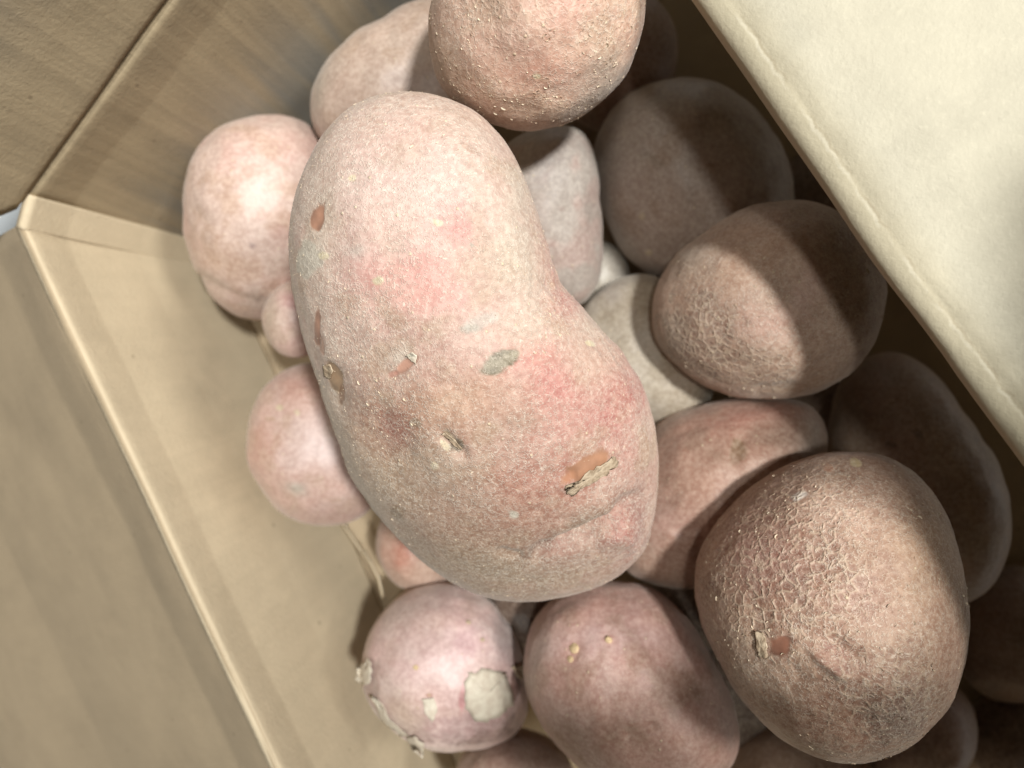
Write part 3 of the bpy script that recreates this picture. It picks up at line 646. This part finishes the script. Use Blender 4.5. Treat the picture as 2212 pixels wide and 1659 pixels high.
potato("mid_left", "oval pink-white potato resting on the pale box wall beside the giant one",
  [(535,950),(545,890),(575,830),(620,797),(680,783),(750,800),(800,860),(825,950),(825,1040),(800,1100),(760,1126),(720,1132),(660,1130),(600,1100),(558,1045)],
  0.326, 0.031, N=70, seed=15, net=0.06, fine=0.3, pal=((206,166,152),(208,176,166),(196,162,142)),
  blobs=[(640,830,60,28,-15,(198,138,120),.65),(570,950,40,60,10,(200,142,122),.6),(690,960,60,50,0,(222,200,196),.6),(640,1055,24,14,10,(176,174,160),.7),(720,1110,90,24,0,(170,136,126),.6),(603,880,8,6,0,CREAM,.8,"patch"),(642,892,7,6,0,CREAM,.7,"patch"),(585,905,14,5,0,(186,150,120),.6,"patch")])
potato("orange_low", "small orange-tinged potato peeping out below the giant one, above the peeling one",
  [(812,1180),(825,1120),(880,1090),(950,1100),(1000,1150),(1000,1220),(960,1262),(900,1280),(855,1262),(826,1225)], 0.336, 0.021, N=40, seed=16, net=0.02, fine=0.2,
  pal=((186,150,132),(190,158,138),(176,140,118)), blobs=[(870,1200,34,40,0,(188,116,92),.8)])
potato("low_edge", "pink potato mostly beyond the lower edge, under the peeling one and the two-bud one", [(1110, 1695, 132, 124, 0)], 0.318, 0.026, N=40, seed=17, net=0.05, fine=0.3, pal=((176,138,122),(180,148,132),(160,124,104)))
potato("low_brown", "shaded brown potato at the lower edge under the big netted one", [(1730, 1690, 165, 130, 10)], 0.318, 0.028, N=50, seed=18, net=0.1, fine=0.3, pal=((160,124,100),(164,132,108),(150,116,92)))
potato("low_pinkish", "dusky pink potato peeping out beneath the big netted one near its dark lower side", [(1975, 1585, 138, 135, 0)], 0.322, 0.03, N=50, seed=19, net=0.1, fine=0.4, pal=((164,126,112),(168,134,120),(150,116,100)))
potato("far_dark", "dark potato in full shade beyond the big netted one", [(2200, 1370, 150, 150, 0)], 0.332, 0.03, N=50, seed=20, net=0.1, fine=0.3, pal=((150,116,94),(154,122,100),(140,108,86)))
potato("behind_rough", "dark potato in the black gap behind the rough one", [(1330, 130, 130, 160, 20)], 0.325, 0.03, N=50, seed=21, net=0.1, fine=0.3, pal=((150,112,92),(154,120,100),(140,106,86)))
potato("gap_pale", "pale potato seen only in the narrow gap beside the grey dusty one", [(1290, 600, 70, 80, 0)], 0.338, 0.018, N=30, seed=22, net=0.02, fine=0.2, pal=((186,178,162),(190,182,168),(180,170,152)))
potato("gap_dark", "shade-darkened brown potato in the gap between the peeling one and the two-bud one", [(1135, 1330, 90, 100, 0)], 0.336, 0.022, N=30, seed=23, net=0.02, fine=0.2, pal=((96,72,58),(100,76,62),(86,64,52)))  # skin coloured darker to stand for the shade in the gap

potato("gap_three", "shade-darkened potato deep in the gap between the scarred one and the two-bud one", [(1480, 1310, 110, 110, 0)], 0.345, 0.02, N=30, seed=24, pal=((92,70,56),(98,76,60),(84,62,50)))  # this and the next fillers have the gap shade put into their colour
potato("gap_low", "shade-darkened potato low between the two-bud one and the shaded brown one", [(1570, 1500, 110, 120, 0)], 0.338, 0.02, N=30, seed=25, pal=((92,70,56),(98,76,60),(84,62,50)))
potato("edge_dark", "shade-darkened potato at the lower corner, beyond the dusky pink one, in full shade", [(2190, 1610, 120, 130, 0)], 0.335, 0.026, N=40, seed=26, pal=((120,92,74),(126,98,80),(110,84,66)))  # dark palette stands for the deep shade around the heap's edges
potato("edge_dark_two", "shade-darkened potato in the gap between the long shaded one and the far dark one", [(2080, 1340, 100, 110, 0)], 0.350, 0.02, N=30, seed=27, pal=((120,92,74),(126,98,80),(110,84,66)))
potato("gap_flap", "shade-darkened potato under the bright flap between the half-shaded one and the netted one", [(1800, 420, 120, 110, 0)], 0.345, 0.022, N=30, seed=28, pal=((120,92,74),(126,98,80),(110,84,66)))
potato("gap_mid", "shade-darkened potato low between the netted one, the scarred one and the long shaded one", [(1800, 860, 110, 100, 0)], 0.350, 0.02, N=30, seed=29, pal=((120,92,74),(126,98,80),(110,84,66)))
def strip(pts, w, z0, z1):
    pts = np.array(pts, float); n = len(pts); t = np.gradient(pts, axis=0); t /= np.linalg.norm(t, axis=1, keepdims=True)
    nn = np.stack([-t[:, 1], t[:, 0]], 1); V = []
    for j in (-1, 0, 1):
        V.append(at_z(*(pts + nn * j * w / 2).T, np.linspace(z0, z1, n) - (0.0012 if j == 0 else 0)))
    V = np.concatenate(V); F = [(j * n + i, j * n + i + 1, (j + 1) * n + i + 1, (j + 1) * n + i) for j in (0, 1) for i in range(n - 1)]
    o = new_mesh("paper_strip", V, F, KRAFT, True, box, V.mean(0))
    m = o.modifiers.new("thickness", 'SOLIDIFY'); m.thickness = 0.0004; return o
strip([(738, 1128), (760, 1160), (784, 1196), (800, 1222)], 5, 0.342, 0.343)
strip([(786, 1190), (806, 1226), (818, 1250), (828, 1292)], 6, 0.339, 0.336)

# ------------------------------------------------------------------ unseen phone above the camera, with added slabs that cast shade
def phone():
    zp = CAMH + 0.030
    L = np.array(KEY.location)
    def onto(p): return L + (p - L) * ((zp - L[2]) / (p[2] - L[2]))
    def frame(p, q):
        e = u(q - p); nrm = np.array([e[1], -e[0], 0.0])
        return e, (nrm if nrm @ WXY > 0 else -nrm)
    q0, q1 = onto(at_z(1140, 1505, 0.268)), onto(at_z(1450, 1400, 0.262))     # phone edge, placed by the shadow edge it should cast
    f0, f1 = onto(at_z(2055, 645, 0.195)), onto(at_z(2050, 900, 0.195))       # edge of the added slab, placed by the shade wanted on the flap
    e, nrm = frame(q0, q1)
    c = q0 + e * 0.080 + nrm * 0.039 - e * 0.006
    t = thing("smartphone", c, "dark smartphone held above the box out of view, with added slabs that cast shade", "phone")
    def slab(name, c0, e, nrm, l, w, h, dz, mat, r, dx=0.0, dy=0.0):
        pts = []
        for k, (sx, sy) in enumerate(((1, 1), (-1, 1), (-1, -1), (1, -1))):
            for a in np.linspace(0, math.pi / 2, 6):
                a0 = a + k * math.pi / 2
                pts.append((sx * (l / 2 - r) + r * math.cos(a0) + dx, sy * (w / 2 - r) + r * math.sin(a0) + dy))
        n = len(pts); V = [c0 + e * x + nrm * y + np.array([0, 0, dz + zz]) for zz in (0, h) for x, y in pts]
        F = [tuple(range(n)), tuple(range(2 * n - 1, n - 1, -1))] + [(i, (i + 1) % n, n + (i + 1) % n, n + i) for i in range(n)]
        return new_mesh(name, V, F, mat, False, t, c)
    slab("case", c + nrm * 0.010, e, nrm, 0.180, 0.100, 0.003, 0.009, SLABM, 0.012)  # added plate, widened to keep light off the lower corner
    slab("body", c, e, nrm, 0.16, 0.078, 0.0078, 0, PHONEM, 0.011)
    slab("screen", c, e, nrm, 0.153, 0.072, 0.0004, 0.0079, GLASSM, 0.009)
    slab("camera_bump", c, e, nrm, 0.034, 0.034, 0.002, -0.0021, PHONEM, 0.008, -0.055, -0.014)
    e2, n2 = frame(f1, f0)
    if n2 @ WX < 0: n2 = -n2
    slab("shade_slab", f0 - e2 * 0.05 + n2 * 0.0395, e2, n2, 0.16, 0.078, 0.0025, 0.0085, SLABM, 0.011)  # added slab that blocks lamp light over the bright flap
WXY = at_z(1700, 1500, 0.25) - at_z(1106, 830, 0.25)
PHONEM = simple("phone_shell", (0.03, 0.03, 0.035), (0.04, 0.04, 0.045), 50, 0.4, 0)
SLABM = simple("shade_slab", (0.05, 0.04, 0.035), (0.07, 0.055, 0.045), 60, 0.7, 0)
GLASSM = simple("phone_glass", (0.01, 0.01, 0.012), (0.012, 0.012, 0.014), 50, 0.1, 0)
phone()
